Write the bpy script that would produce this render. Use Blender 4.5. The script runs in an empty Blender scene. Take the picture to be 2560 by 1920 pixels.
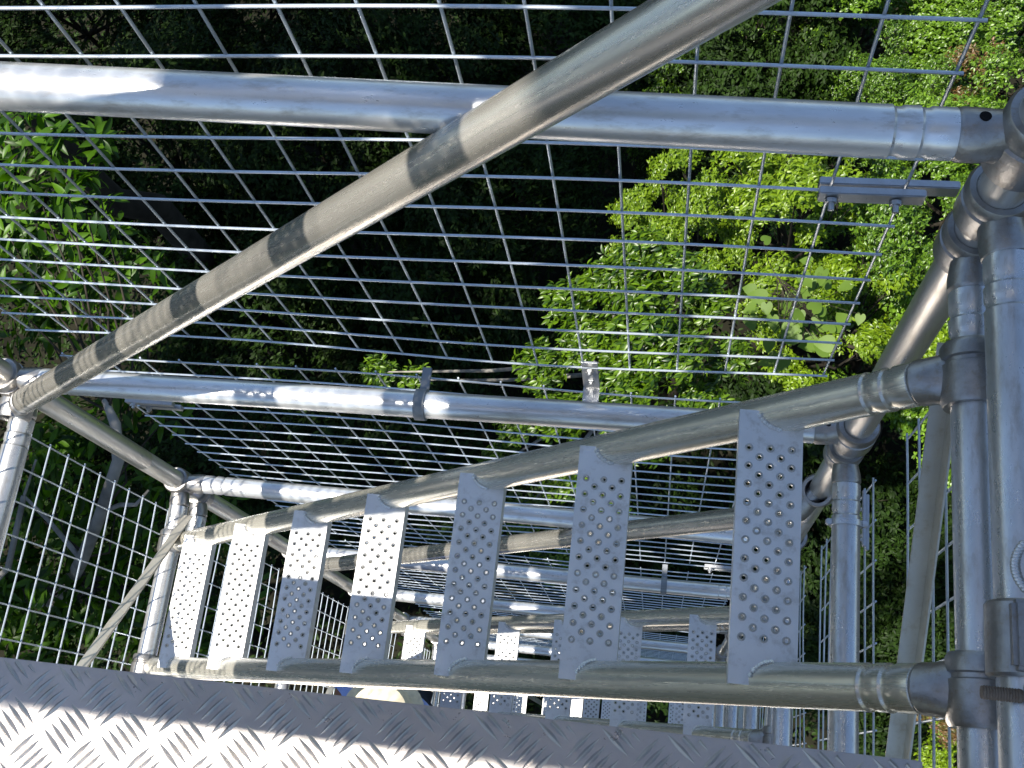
import bpy, bmesh, math, random
import numpy as np
from mathutils import Vector, Matrix

random.seed(7)
rng = np.random.default_rng(7)
scn = bpy.context.scene
COL = scn.collection
V = Vector
PI = math.pi

# ------------------------------------------------------------------ helpers
def tag(o, label=None, cat=None, group=None, kind=None):
    if label: o['label'] = label
    if cat: o['category'] = cat
    if group: o['group'] = group
    if kind: o['kind'] = kind
    return o

def empty(name, loc, label=None, cat=None, group=None):
    o = bpy.data.objects.new(name, None)
    o.empty_display_size = 0.1
    o.location = loc
    COL.objects.link(o)
    return tag(o, label, cat, group)

def finish(me, angle=35):
    for p in me.polygons: p.use_smooth = True
    me.set_sharp_from_angle(angle=math.radians(angle))

def obj(name, bm, mat, parent=None, origin=None, angle=35):
    """bm is in world coordinates; the object sits at origin (or at its parent)."""
    me = bpy.data.meshes.new(name)
    bm.normal_update()
    off = V((0, 0, 0))
    if parent is not None: off = world_loc(parent)
    elif origin is not None: off = V(origin)
    bmesh.ops.translate(bm, verts=bm.verts, vec=-off)
    bm.to_mesh(me); bm.free()
    finish(me, angle)
    me.materials.append(mat)
    o = bpy.data.objects.new(name, me)
    COL.objects.link(o)
    if parent is not None: o.parent = parent
    else: o.location = off
    return o

def world_loc(o):
    v = V(o.location)
    while o.parent is not None:
        o = o.parent
        v = v + V(o.location)
    return v

def kids(o): return [c for c in list(bpy.data.objects) if c.parent == o]
def copy_tree(o, parent=None):
    c = o.copy(); COL.objects.link(c)
    if parent is not None: c.parent = parent
    for ch in o.children: copy_tree(ch, c)
    return c

def frame(d):
    d = V(d).normalized()
    a = V((0, 0, 1)) if abs(d.z) < .9 else V((1, 0, 0))
    x = a.cross(d).normalized()
    return x, d.cross(x).normalized(), d

def lathe(bm, A, d, prof, seg=32, cap=True, closed=False):
    """prof: (distance along d, radius) pairs"""
    A = V(A); x, y, d = frame(d)
    rings = []
    for t, r in prof:
        rings.append([bm.verts.new(A + d*t + (x*math.cos(2*PI*i/seg) + y*math.sin(2*PI*i/seg))*r) for i in range(seg)])
    n = len(rings)
    for k in range(n if closed else n-1):
        a, b = rings[k], rings[(k+1) % n]
        for i in range(seg):
            j = (i+1) % seg
            bm.faces.new((a[i], a[j], b[j], b[i]))
    if cap and not closed:
        bm.faces.new(rings[0][::-1]); bm.faces.new(rings[-1])

def box(bm, c, sx, sy, sz, rot=None, bev=0.0):
    m = Matrix.Translation(V(c))
    if rot is not None: m = m @ rot.to_4x4()
    b2 = bmesh.new()
    bmesh.ops.create_cube(b2, size=1)
    bmesh.ops.scale(b2, vec=(sx, sy, sz), verts=b2.verts)
    if bev: bmesh.ops.bevel(b2, geom=b2.edges[:], offset=bev, segments=2, affect='EDGES')
    bmesh.ops.transform(b2, matrix=m, verts=b2.verts)
    merge(bm, b2)

def merge(bm, b2):
    b2.verts.index_update()
    vs = [bm.verts.new(v.co) for v in b2.verts]
    for f in b2.faces: bm.faces.new([vs[v.index] for v in f.verts])
    b2.free()

def basis(x, y, z): return Matrix((V(x), V(y), V(z))).transposed()

def poly_tube(bm, pts, rad, seg=6, cap=True):
    pts = [V(p) for p in pts]
    if not hasattr(rad, '__len__'): rad = [rad]*len(pts)
    x, y, d = frame(pts[1]-pts[0])
    rings = []
    for k, p in enumerate(pts):
        t = (pts[min(k+1, len(pts)-1)] - pts[max(k-1, 0)]).normalized()
        x = (x - t*x.dot(t)).normalized(); y = t.cross(x)
        rings.append([bm.verts.new(p + (x*math.cos(2*PI*i/seg) + y*math.sin(2*PI*i/seg))*rad[k]) for i in range(seg)])
    for a, b in zip(rings, rings[1:]):
        for i in range(seg):
            j = (i+1) % seg
            bm.faces.new((a[i], a[j], b[j], b[i]))
    if cap:
        bm.faces.new(rings[0][::-1]); bm.faces.new(rings[-1])

# ------------------------------------------------------------------ materials
def newmat(name):
    m = bpy.data.materials.new(name); m.use_nodes = True
    nt = m.node_tree
    for n in list(nt.nodes): nt.nodes.remove(n)
    out = nt.nodes.new('ShaderNodeOutputMaterial')
    return m, nt, out
def N(nt, typ, **kw):
    n = nt.nodes.new(typ)
    for k, v in kw.items():
        if k.startswith('i_'): n.inputs[k[2:].replace('_', ' ')].default_value = v
        else: setattr(n, k, v)
    return n

def metal(name, base, rough, metallic=.8, stain=.35, scale=9, stretch=(1, 1, 1), bump=.02, warm=(.26, .21, .15), rot=0.0, lo=.78):
    m, nt, out = newmat(name)
    L = nt.links.new
    p = N(nt, 'ShaderNodeBsdfPrincipled'); L(p.outputs[0], out.inputs[0])
    p.inputs['Metallic'].default_value = metallic
    tc = N(nt, 'ShaderNodeTexCoord')
    mp = N(nt, 'ShaderNodeMapping'); mp.inputs['Scale'].default_value = stretch; mp.vector_type = 'TEXTURE' if False else 'POINT'
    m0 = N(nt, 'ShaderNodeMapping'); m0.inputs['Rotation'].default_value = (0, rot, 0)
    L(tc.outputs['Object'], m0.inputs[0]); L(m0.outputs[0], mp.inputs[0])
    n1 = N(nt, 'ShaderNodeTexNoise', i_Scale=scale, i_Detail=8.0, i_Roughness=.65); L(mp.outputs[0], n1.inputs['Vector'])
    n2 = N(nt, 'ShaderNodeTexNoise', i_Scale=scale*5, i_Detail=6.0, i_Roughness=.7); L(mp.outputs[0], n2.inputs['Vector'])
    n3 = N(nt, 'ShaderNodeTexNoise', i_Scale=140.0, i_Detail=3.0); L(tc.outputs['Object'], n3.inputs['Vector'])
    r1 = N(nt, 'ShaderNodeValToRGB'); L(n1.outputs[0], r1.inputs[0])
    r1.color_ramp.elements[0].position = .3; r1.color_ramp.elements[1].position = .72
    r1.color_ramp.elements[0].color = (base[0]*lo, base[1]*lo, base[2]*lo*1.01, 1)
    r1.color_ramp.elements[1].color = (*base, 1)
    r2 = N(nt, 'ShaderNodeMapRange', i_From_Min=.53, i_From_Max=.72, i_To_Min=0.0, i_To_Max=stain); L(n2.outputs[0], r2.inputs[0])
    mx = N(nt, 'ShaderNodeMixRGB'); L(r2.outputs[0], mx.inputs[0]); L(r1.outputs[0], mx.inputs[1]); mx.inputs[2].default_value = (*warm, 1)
    L(mx.outputs[0], p.inputs['Base Color'])
    rr = N(nt, 'ShaderNodeMapRange', i_From_Min=.3, i_From_Max=.75, i_To_Min=rough*.75, i_To_Max=rough*1.3); L(n2.outputs[0], rr.inputs[0])
    L(rr.outputs[0], p.inputs['Roughness'])
    ad = N(nt, 'ShaderNodeMath', operation='ADD'); L(n2.outputs[0], ad.inputs[0]); L(n3.outputs[0], ad.inputs[1])
    bp = N(nt, 'ShaderNodeBump', i_Strength=bump, i_Distance=.01); L(ad.outputs[0], bp.inputs['Height']); L(bp.outputs[0], p.inputs['Normal'])
    return m

M_TUBE = metal('weathered aluminium tube', (.76, .77, .78), .33, .66, .55, 12, (.3, 1, 1), lo=.66)
M_TUBEY = metal('weathered aluminium tube across', (.74, .75, .76), .30, .74, .6, 12, (1, .3, 1), lo=.58)
M_TUBEZ = metal('weathered upright tube', (.68, .66, .62), .33, .76, .4, 14, (1, 1, .15), lo=.8)
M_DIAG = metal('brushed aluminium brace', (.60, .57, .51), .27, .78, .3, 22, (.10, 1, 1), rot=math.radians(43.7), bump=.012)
M_STR = metal('smooth aluminium stringer', (.72, .69, .60), .27, .70, .16, 20, (.06, 1, 1), rot=math.radians(45.4), bump=.006, lo=.88)
M_TREAD = metal('matt aluminium tread', (.76, .765, .765), .42, .52, .42, 9, lo=.82)
M_CAST = metal('cast aluminium claw', (.42, .41, .40), .38, .82, .7, 22, lo=.55, bump=.10)
M_WIRE = metal('galvanised wire', (.54, .60, .66), .36, .66, .3, 40)
M_FLAT = metal('dull flat bar', (.60, .56, .48), .45, .7, .5, 10, warm=(.36, .28, .17))
M_PLATE = metal('bright chequer plate', (.47, .44, .42), .34, .72, .5, 12, warm=(.42, .38, .30))
M_STEEL = metal('zinc plated steel', (.50, .51, .52), .35, .85, .3, 30)
M_RUST = metal('rusty bolt thread', (.20, .15, .11), .7, .3, .8, 60, warm=(.12, .06, .03))
M_PLASTIC = metal('grey clip', (.22, .24, .26), .5, .2, .2, 20)
M_COLLAR = metal('worn dirty collar', (.54, .53, .51), .4, .6, .7, 60, warm=(.12, .10, .08))
M_WELD = metal('weld bead', (.70, .69, .67), .30, .7, .7, 160, warm=(.10, .07, .05))

def plain(name, col, rough=.8, var=.25, scale=8):
    m, nt, out = newmat(name); L = nt.links.new
    p = N(nt, 'ShaderNodeBsdfPrincipled', i_Roughness=rough); L(p.outputs[0], out.inputs[0]); p.inputs['Specular IOR Level'].default_value = .12
    tc = N(nt, 'ShaderNodeTexCoord'); n = N(nt, 'ShaderNodeTexNoise', i_Scale=scale, i_Detail=7.0); L(tc.outputs['Object'], n.inputs['Vector'])
    r = N(nt, 'ShaderNodeValToRGB'); L(n.outputs[0], r.inputs[0])
    r.color_ramp.elements[0].position = .3; r.color_ramp.elements[1].position = .7
    r.color_ramp.elements[0].color = tuple(c*(1-var) for c in col)+(1,)
    r.color_ramp.elements[1].color = tuple(min(1, c*(1+var)) for c in col)+(1,)
    L(r.outputs[0], p.inputs['Base Color'])
    return m
M_HOLE_SHADE = plain('hole shade black', (.01, .01, .01), .9)
M_BARK = plain('pale mottled bark', (.20, .19, .17), .85, .5, 5)
M_BARKD = plain('dark bark', (.03, .026, .02), .9, .4, 4)
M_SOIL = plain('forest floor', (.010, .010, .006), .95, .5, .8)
M_SHIRT = plain('blue shirt cloth', (.28, .37, .72), .85, .12, 14)
M_SKIN = plain('brown skin', (.26, .13, .08), .55, .1, 20)
M_TROUS = plain('dark trousers', (.03, .035, .05), .9, .2, 14)
M_HAT = plain('cream hat', (.74, .66, .48), .8, .12, 60)

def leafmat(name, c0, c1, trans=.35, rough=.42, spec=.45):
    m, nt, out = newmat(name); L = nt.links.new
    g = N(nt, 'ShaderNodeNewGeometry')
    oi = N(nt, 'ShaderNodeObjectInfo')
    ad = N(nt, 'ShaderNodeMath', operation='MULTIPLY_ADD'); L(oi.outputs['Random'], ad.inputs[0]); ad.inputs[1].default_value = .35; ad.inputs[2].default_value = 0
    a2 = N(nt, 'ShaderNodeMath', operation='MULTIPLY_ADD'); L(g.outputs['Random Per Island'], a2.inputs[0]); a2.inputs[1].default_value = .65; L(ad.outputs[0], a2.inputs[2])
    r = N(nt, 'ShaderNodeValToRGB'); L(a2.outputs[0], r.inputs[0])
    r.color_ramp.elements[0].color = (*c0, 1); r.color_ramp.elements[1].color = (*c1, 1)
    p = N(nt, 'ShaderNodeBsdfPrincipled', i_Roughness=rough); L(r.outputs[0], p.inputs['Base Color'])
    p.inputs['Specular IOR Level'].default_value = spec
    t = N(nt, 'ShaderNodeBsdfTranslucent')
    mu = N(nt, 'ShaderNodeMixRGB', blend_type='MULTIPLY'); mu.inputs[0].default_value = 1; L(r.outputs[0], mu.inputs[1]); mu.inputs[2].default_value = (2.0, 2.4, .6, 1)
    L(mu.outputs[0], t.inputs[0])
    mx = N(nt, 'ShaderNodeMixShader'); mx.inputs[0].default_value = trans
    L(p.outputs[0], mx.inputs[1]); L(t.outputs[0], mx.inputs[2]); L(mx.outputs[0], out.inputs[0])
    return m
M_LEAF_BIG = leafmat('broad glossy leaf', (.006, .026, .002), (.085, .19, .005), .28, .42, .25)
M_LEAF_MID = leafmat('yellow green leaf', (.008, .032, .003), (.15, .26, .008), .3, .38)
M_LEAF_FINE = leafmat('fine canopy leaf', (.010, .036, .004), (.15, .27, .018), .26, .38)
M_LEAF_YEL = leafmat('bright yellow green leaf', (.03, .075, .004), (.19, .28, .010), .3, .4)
M_LEAF_DARK = leafmat('leaf darkened for shade', (.004, .010, .002), (.019, .042, .005), .12, .55, .12)  # forest shade is put into this near-black leaf colour
M_LEAF_HEART = leafmat('soft heart leaf', (.07, .13, .012), (.11, .18, .02), .35, .6)
M_LEAF_RED = leafmat('reddish young leaf', (.05, .07, .012), (.17, .06, .03), .25, .45)

# ------------------------------------------------------------------ calibrated frame
F = 2700.0
RC = [[0.9864181319147395, 0.11128002126759909, -0.12081401365950223],
      [0.06509264841892304, -0.9401483589632126, -0.33449067290522283],
      [-0.1508052258764469, 0.3220835605948571, -0.9346228992716221]]
D = .0508; R0 = D/2
XR, YW, Z1, H, LEN = .3177, .6045, -.9401, .9519, 1.657
XL = XR - LEN
def zR(k): return Z1 - H*(k-1)
ZLOFF = {1: .067, 2: -.035, 3: .075}
def zL(k): return zR(k) + ZLOFF.get(k, .02)
LOFF = 2*H

cam = bpy.data.cameras.new('Camera'); camo = bpy.data.objects.new('Camera', cam); COL.objects.link(camo)
cam.sensor_width = 36; cam.lens = F/2560*36; cam.clip_start = .02; cam.clip_end = 500
rx, ry, rz = (V(r) for r in RC)
camo.matrix_world = Matrix(((rx.x, -ry.x, -rz.x, 0), (rx.y, -ry.y, -rz.y, 0), (rx.z, -ry.z, -rz.z, 0), (0, 0, 0, 1)))
scn.camera = camo

# ------------------------------------------------------------------ tubes and claws
def ferrule(t0, sgn, r):
    out = []
    for dd in (.030, .056):
        out += [(t0+sgn*(dd-.007), r), (t0+sgn*(dd-.004), r-.0018), (t0+sgn*(dd+.002), r-.0018), (t0+sgn*(dd+.005), r+.0004), (t0+sgn*(dd+.009), r)]
    return out
def tube(bm, A, B, r=R0, fa=True, fb=True, seg=32, nsub=6):
    A, B = V(A), V(B); d = B-A; L = d.length
    prof = [(0, r-.001), (.001, r)]
    if fa: prof += ferrule(0, 1, r)
    for i in range(1, nsub): prof.append((.1+(L-.2)*i/nsub, r))
    if fb: prof += ferrule(L, -1, r)[::-1]
    prof += [(L-.001, r), (L, r-.001)]
    prof.sort()
    lathe(bm, A, d, prof, seg)

def claw(bm, P, Q, td, r=R0, sleeve=.031, ro=.0355, d0=None):
    """cast claw from a tube end P to a sleeve round the tube that passes through Q along td"""
    P, Q = V(P), V(Q); d = (Q-P); Ln = d.length; d.normalize()
    td = V(td).normalized(); td = (td - d*td.dot(d)).normalized(); n = d.cross(td)
    seg = 28; rings = []
    for t, a, b in ((0, r-.0016, r-.0016), (.06, r+.0012, r+.0012), (.3, r+.0015, r+.0005), (.5, r+.004, r-.002), (.7, sleeve*.98, r-.004), (.98, sleeve*.9, r-.004)):
        c = P + d*(Ln*t); nn = n
        if d0 is not None:
            k = max(0, 1-t/.75)
            nn = (V(d0).normalized()*k + d*(1-k)).cross(td).normalized()
            c = c + (V(d0).normalized()-d)*(Ln*t*k)
        rings.append([bm.verts.new(c + td*(a*math.cos(2*PI*i/seg)) + nn*(b*math.sin(2*PI*i/seg))) for i in range(seg)])
    for a, b in zip(rings, rings[1:]):
        for i in range(seg):
            j = (i+1) % seg
            bm.faces.new((a[i], a[j], b[j], b[i]))
    bm.faces.new(rings[0][::-1])
    td = V(td)
    lathe(bm, Q, td, [(-sleeve, R0+.0006), (-sleeve, ro-.003), (-sleeve+.005, ro), (sleeve*.25, ro), (sleeve*.3, ro-.003), (sleeve*.42, ro-.003), (sleeve*.47, ro), (sleeve-.005, ro), (sleeve, ro-.003), (sleeve, R0+.0006)], 36, closed=True)

ORD = ['zeroth', 'first', 'second', 'third', 'fourth', 'fifth', 'sixth', 'seventh', 'eighth', 'ninth', 'tenth', 'eleventh']
NLEV = 8

# ---- uprights
UPX = {'r': XR, 'l': XL}
def upright(x, y, label):
    bm = bmesh.new()
    prof = [(0, R0)]
    z0, z1_ = -27.6, 4.2
    zz = z0
    for k in range(-3, 30):
        z = zR(k) + .30
        if z0 < z < z1_: prof += [(z-z0-.003, R0), (z-z0, R0-.0015), (z-z0+.003, R0)]
    prof.append((z1_-z0, R0)); prof.sort()
    lathe(bm, (x, y, z0), (0, 0, 1), prof, 32)
    o = obj('upright_tube', bm, M_TUBEZ, origin=(x, y, z0))
    return tag(o, label, 'scaffold tube', 'vertical tubes at the tower corners')
upright(XR, YW, 'vertical corner tube passing the ledger ends at the right of the tower')
upright(XL, YW, 'vertical corner tube at the left, behind the lower end of the long diagonal brace')

# ---- ledgers
def ledger(k, label):
    A, B = V((XL, YW, zL(k))), V((XR, YW, zR(k))); d = (B-A).normalized()
    t = empty('ledger_tube', A, label, 'scaffold tube', 'horizontal tubes across the mesh wall')
    bm = bmesh.new(); tube(bm, A+d*.075, B-d*.072); obj('tube', bm, M_TUBE, t)
    bm = bmesh.new(); claw(bm, A+d*.0755, A, (0, 0, 1)); obj('end_claw', bm, M_CAST, t)
    bm = bmesh.new(); claw(bm, B-d*.0725, B, (0, 0, 1), sleeve=.042, ro=.037)
    c = obj('end_claw', bm, M_CAST, t)
    bm = bmesh.new(); lathe(bm, B-d*.050+V((0, .0040, .0262)), (0, .12, 1), [(0, .0055), (.0012, .0055)], 14)  # solid black disc, painted in for the shade inside a pin hole
    obj('pin_hole_shade_disc', bm, M_HOLE_SHADE, c)
    return t
LEDLAB = {0: 'tube across the wall above the top of the frame',
          1: 'highest thick horizontal tube, behind the diagonal brace, white with sun at its left',
          2: 'horizontal tube with a grey clip band, running into the upper stair stringer',
          3: 'horizontal tube third down the mesh wall, striped by wire shadows at its left end',
          4: 'horizontal tube fourth down the mesh wall, with a clip band between two treads',
          5: 'thin horizontal tube, fifth down the mesh wall, seen between the treads',
          6: 'thin horizontal tube, sixth down the mesh wall, deep in the tower',
          7: 'thin horizontal tube, seventh down the mesh wall, deep in the tower',
          8: 'thin horizontal tube, eighth down the mesh wall, lowest in the tower'}
LED = {}
for k in range(0, NLEV+1): LED[k] = ledger(k, LEDLAB[k])

def clip_band(parent, x, k):
    c = V((x, YW, zL(k)+(zR(k)-zL(k))*(x-XL)/LEN)); d = V((XR-XL, 0, zR(k)-zL(k))).normalized()
    bm = bmesh.new()
    lathe(bm, c, d, [(-.010, R0+.0003), (-.010, R0+.005), (.010, R0+.005), (.010, R0+.0003)], 32, closed=True)
    box(bm, c+V((0, .052, -.006)), .018, .05, .006, bev=.001)
    obj('clip_band', bm, M_PLASTIC, parent)
clip_band(LED[2], -.476, 2); clip_band(LED[4], .0, 4)
# flat tab bolted to the second ledger, holding the mesh
def tab(parent, x, k):
    z = zR(k)
    bm = bmesh.new(); box(bm, (x, YW+.062, z+.040), .030, .004, .10, Matrix.Rotation(math.radians(-6), 3, 'X'), .001)
    box(bm, (x, YW+.040, z-.012), .030, .05, .004, None, .001)
    t = obj('tab', bm, M_STEEL, parent)
    for dz in (.015, .065):
        bm = bmesh.new(); lathe(bm, (x, YW+.060, z+dz), (0, -1, 0), [(0, .0075), (.004, .0075), (.0045, .004), (.009, .004)], 6)
        obj('bolt', bm, M_STEEL, t)
tab(LED[2], -.157, 2)

# ---- transoms (run towards the viewer)
YB = -.74
def transom(name, x, z, side, label, claw_far=True, far=None):
    y0 = far if far is not None else YW
    t = empty('transom_tube', (x, YB, z), label, 'scaffold tube', 'tubes running towards the viewer at the tower ends')
    bm = bmesh.new(); tube(bm, (x, y0-.066, z), (x, YB, z), nsub=8); obj('tube', bm, M_TUBEY, t)
    if claw_far:
        bm = bmesh.new(); claw(bm, (x, y0-.066, z), (UPX[side], YW, z), (0, 0, 1)); obj('end_claw', bm, M_CAST, t)
    return t
T = {}
T['R1'] = transom('', .330, -1.063, 'r', 'thick tube at the right edge that carries the clamp with the rusty bolt')
T['R1b'] = transom('', .3177, Z1-.2125, 'r', 'tube at the right that the two stair stringers hook onto')
for k in range(0, NLEV+1):
    if k != 1:
        T['R%d' % k] = transom('', .322, zR(k)-.118, 'r', {0: 'tube above the frame at the right end of the tower', 2: 'tube with a narrow collar right of the nearest tread, between two mesh panels'}.get(k, 'tube towards the viewer at the right end of the tower, at the %s ledger down' % ORD[k]))
    if k % 2 == 1 and k > 1:
        T['R%db' % k] = transom('', .3177, zR(k)-.2125, 'r', 'tube holding the top hooks of the stair flight below, at the %s ledger down' % ORD[k])
    if k % 2 == 1:
        T['L%d' % k] = transom('', -1.331, zR(k)+.062, 'l', {1: 'tube beyond the left edge at the first ledger', 3: 'sunlit tube at the left holding the stair foot, with an angle bar bolted to it'}.get(k, 'left end tube that holds the foot of a stair flight, at the %s ledger down' % ORD[k]))
        T['L%db' % k] = transom('', -1.331, zR(k)-.068, 'l', {1: 'second tube beyond the left edge at the first ledger', 3: 'sunlit tube just right of the one with the flat bar, passing behind the last tread'}.get(k, 'lower of the paired left end tubes, at the %s ledger down' % ORD[k]))
    elif k > 0:
        T['L%d' % k] = transom('', -1.331, zR(k)-.098, 'l', {2: 'tube at the left edge under the foot of the long diagonal brace'}.get(k, 'single left end tube at the %s ledger down' % ORD[k]))
# narrow collar on the second level transom
bm = bmesh.new(); lathe(bm, (.322, .47, zR(2)-.118), (0, -1, 0), [(0, R0+.0004), (0, R0+.004), (.011, R0+.004), (.011, R0+.0004)], 32, closed=True)
box(bm, (.322+.031, .4645, zR(2)-.112), .012, .011, .016, None, .002); box(bm, (.322-.031, .4645, zR(2)-.112), .012, .011, .016, None, .002)
obj('collar', bm, M_TUBE, T['R2'])

# ---- long diagonal braces in the wall plane
def diagonal(m, label):
    A, B = V((-1.335, .560, -1.965 - LOFF*m)), V((.312, .560, -.405 - LOFF*m)); d = (B-A).normalized()
    t = empty('diagonal_brace', A, label, 'scaffold tube', 'long diagonal tubes across the mesh wall')
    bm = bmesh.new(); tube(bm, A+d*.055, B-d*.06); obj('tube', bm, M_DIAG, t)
    bm = bmesh.new(); claw(bm, A+d*.055, A, (0, 1, 0), ro=.034); obj('end_claw', bm, M_CAST, t)
    bm = bmesh.new(); claw(bm, B-d*.06, V((XR, YW, B.z)), (0, 0, 1), ro=.036); obj('end_claw', bm, M_CAST, t)
    return t
for m, lab in ((-1, 'diagonal brace above the frame'), (0, 'long thick diagonal tube crossing the whole photo from lower left to the top'),
               (1, 'diagonal tube behind the treads, rising right with banded shadows'), (2, 'thin diagonal tube deep in the tower, under the second stair flight'),
               (3, 'thinnest diagonal tube, lowest in the tower')):
    diagonal(m, lab)

# ---- angle bars bracing the two ends
def angle_bar(A, B, label, side):
    A, B = V(A), V(B); d = (B-A).normalized(); n = V((side, 0, 0)); u = d.cross(n).normalized()
    bm = bmesh.new(); L = (B-A).length; c = (A+B)/2; rot = basis(d, n, u)
    box(bm, c, L, .003, .036, rot, .0006); box(bm, c+u*.0185+n*.0115, L, .026, .003, rot, .0006)
    o = obj('angle_bar', bm, M_FLAT, origin=A)
    tag(o, label, 'brace bar', 'flat angle bars bracing the tower ends')
    bm = bmesh.new()
    lathe(bm, A+d*.03-n*.0015, -n, [(0, .008), (.005, .008), (.0055, .004), (.008, .004)], 6); obj('bolt', bm, M_STEEL, o)
    return o
for m in range(0, 4):
    dz = -LOFF*m
    angle_bar((-1.3, .50, -2.775+dz), (-1.3, -.62, -1.80+dz), ['pale angle bar slanting across the left mesh, bolted to the sunlit end tube', 'pale angle bar at the left end seen between two treads', 'small angle bar low in the left end of the tower', 'smallest angle bar, lowest in the left end of the tower'][m], 1)
    angle_bar((.352, .55, -1.335+dz), (.352, -.68, -2.145+dz), ['brownish angle bar slanting in front of the right mesh beside the hooked tube', 'angle bar at the right end, left of the narrow-collared tube', 'small angle bar low in the right end of the tower', 'smallest angle bar, lowest in the right end of the tower'][m], -1)

# ------------------------------------------------------------------ wire mesh panels
def wire_panel(rows, cols, P, u, v, n, r=.0020, wob=.0015, seed=1, bend_end=True):
    """rows / cols: positions along v / u; P origin; rows lie inside (towards n)"""
    rg = random.Random(seed); bm = bmesh.new(); u, v, n, P = V(u), V(v), V(n), V(P)
    u0, u1 = cols[0], cols[-1]; v0, v1 = rows[0], rows[-1]
    ph = [rg.uniform(0, 6) for _ in range(6)]
    def bulge(a, b):
        s = (a-u0)/(u1-u0); q = (b-v0)/(v1-v0)
        return .004*math.sin(PI*s*2+ph[0])*math.sin(PI*q*1.5+ph[1]) + .002*math.sin(7*s+ph[2]+4*q)
    def sag(a, b, edge):
        s = (a-u0)/(u1-u0)
        return wob*math.sin(5*s+ph[3]+b*3) + edge*.008*math.sin(9*s+ph[4])
    def pt(a, b, edge, o):
        return P + u*a + v*(b+sag(a, b, edge)) + n*(bulge(a, b)+o)
    for i, b in enumerate(rows):
        e = max(0, 1 - min(i, len(rows)-1-i)/2.5)
        pts = [pt(u0-.006 + (u1-u0+.012)*k/26, b, e, 0) for k in range(27)]
        poly_tube(bm, pts, r, 7)
    for a in cols:
        pts = []
        for k in range(len(rows)*2-1):
            b = rows[k//2] if k % 2 == 0 else (rows[k//2]+rows[k//2+1])/2
            i = k/2; e = max(0, 1 - min(i, len(rows)-1-i)/2.5)
            pts.append(pt(a, b, e, -r*1.8))
        pts[0] = pts[0] - v*.006; pts[-1] = pts[-1] + v*.006
        poly_tube(bm, pts, r, 7)
    return bm
YM = .672
colsW = [.249-.0836*i for i in range(19)][::-1]
for m in range(0, 4):
    rows = [-1.814-LOFF*m + .0801*i for i in range(23)]
    bm = wire_panel(rows, colsW, (0, YM, 0), (1, 0, 0), (0, 0, 1), (0, -1, 0), seed=10+m)
    lab = ['large welded wire mesh panel at the top of the photo, behind the long diagonal brace',
           'wire mesh panel below the clip-banded tube, seen in perspective behind the treads', 'fine-looking wire mesh panel third down the wall, between the treads',
           'wire mesh panel lowest on the far wall'][m]
    o = obj('mesh_panel', bm, M_WIRE, origin=(XL+.06, YM, rows[0]))
    tag(o, lab, 'wire mesh', 'wire mesh panels on the far wall')
    if m == 0:   # joining bars near the right edge
        for (x0, x1, y, z) in ((.152, .312, YM+.012, -1.176), (.150, .270, YM-.010, -1.160)):
            bm = bmesh.new(); box(bm, ((x0+x1)/2, y, z), x1-x0, .010, .022, None, .0012); c = obj('joining_bar', bm, M_STEEL, o)
            if y < YM:
                for x in (.165, .238):
                    bm = bmesh.new(); lathe(bm, (x, y-.005, z-.002), (0, -1, -.2), [(0, .0075), (.005, .0075), (.0055, .0042), (.014, .0042)], 8); obj('bolt', bm, M_STEEL, c)
    if m == 1:
        for (x0, x1, z) in ((-1.245, -1.13, -2.225), (-1.22, -1.12, -2.25), (.13, .25, -3.66), (.13, .25, -3.70)):
            bm = bmesh.new(); box(bm, ((x0+x1)/2, YM-.008, z), x1-x0, .010, .018, None, .001); c = obj('joining_bar', bm, M_STEEL, o)
            bm = bmesh.new(); lathe(bm, (x0+.02, YM-.013, z), (0, -1, 0), [(0, .0075), (.005, .0075), (.0055, .004), (.011, .004)], 8); obj('bolt', bm, M_STEEL, c)
# end panels: wires run along Y (bright) and vertically
for k in range(-2, 8):
    rows = [zR(k)-.925+.0793*i for i in range(10)]
    cols = [.530-.0700*i for i in range(18)][::-1]
    bm = wire_panel(rows, cols, (-1.375, 0, 0), (0, 1, 0), (0, 0, 1), (1, 0, 0), seed=40+k, wob=.001)
    o = obj('end_mesh', bm, M_WIRE, origin=(-1.375, .5, rows[0]))
    lab = {-2: 'left end mesh highest above the frame', -1: 'left end mesh second above the frame', 0: 'left end mesh above the frame', 1: 'left end mesh beyond the left edge beside the first ledger', 2: 'large left end mesh with white sunlit wires, below the diagonal brace foot', 3: 'left end mesh seen between the last treads, with wires bent near its right edge'}.get(k, 'left end mesh at the %s ledger down, tiny between the treads' % ORD[k])
    tag(o, lab, 'wire mesh', 'wire mesh panels on the left end')
    if k < 0: continue
    rows = [zR(k)-.19-.0835*i for i in range(9)][::-1]
    cols = [.57-.0765*i for i in range(17)][::-1]
    bm = wire_panel(rows, cols, (.383, 0, 0), (0, 1, 0), (0, 0, 1), (-1, 0, 0), seed=70+k, wob=.001)
    o = obj('end_mesh', bm, M_WIRE, origin=(.383, .5, rows[0]))
    lab = {0: 'right end mesh above the frame', 1: 'right end mesh in shade between the narrow-collared tube and the hooked tube', 2: 'smaller right end mesh between the nearest tread and the narrow-collared tube'}.get(k, 'right end mesh at the %s ledger down, low in the tower' % ORD[k])
    tag(o, lab, 'wire mesh', 'wire mesh panels on the right end')
    if k in (1, 2):
        for x, z in ((.378, rows[-1]-.02), (.390, rows[-1]-.055)):
            bm = bmesh.new(); box(bm, (x-.008, .50, z), .006, .11, .014, None, .001); c = obj('joining_bar', bm, M_STEEL, o)
            if z < rows[-1]-.04:
                for y in (.525, .465):
                    bm = bmesh.new(); lathe(bm, (x-.011, y, z), (-1, 0, .1), [(0, .007), (.006, .007), (.0065, .004), (.012, .004)], 8); obj('bolt', bm, M_STEEL, c)

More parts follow.
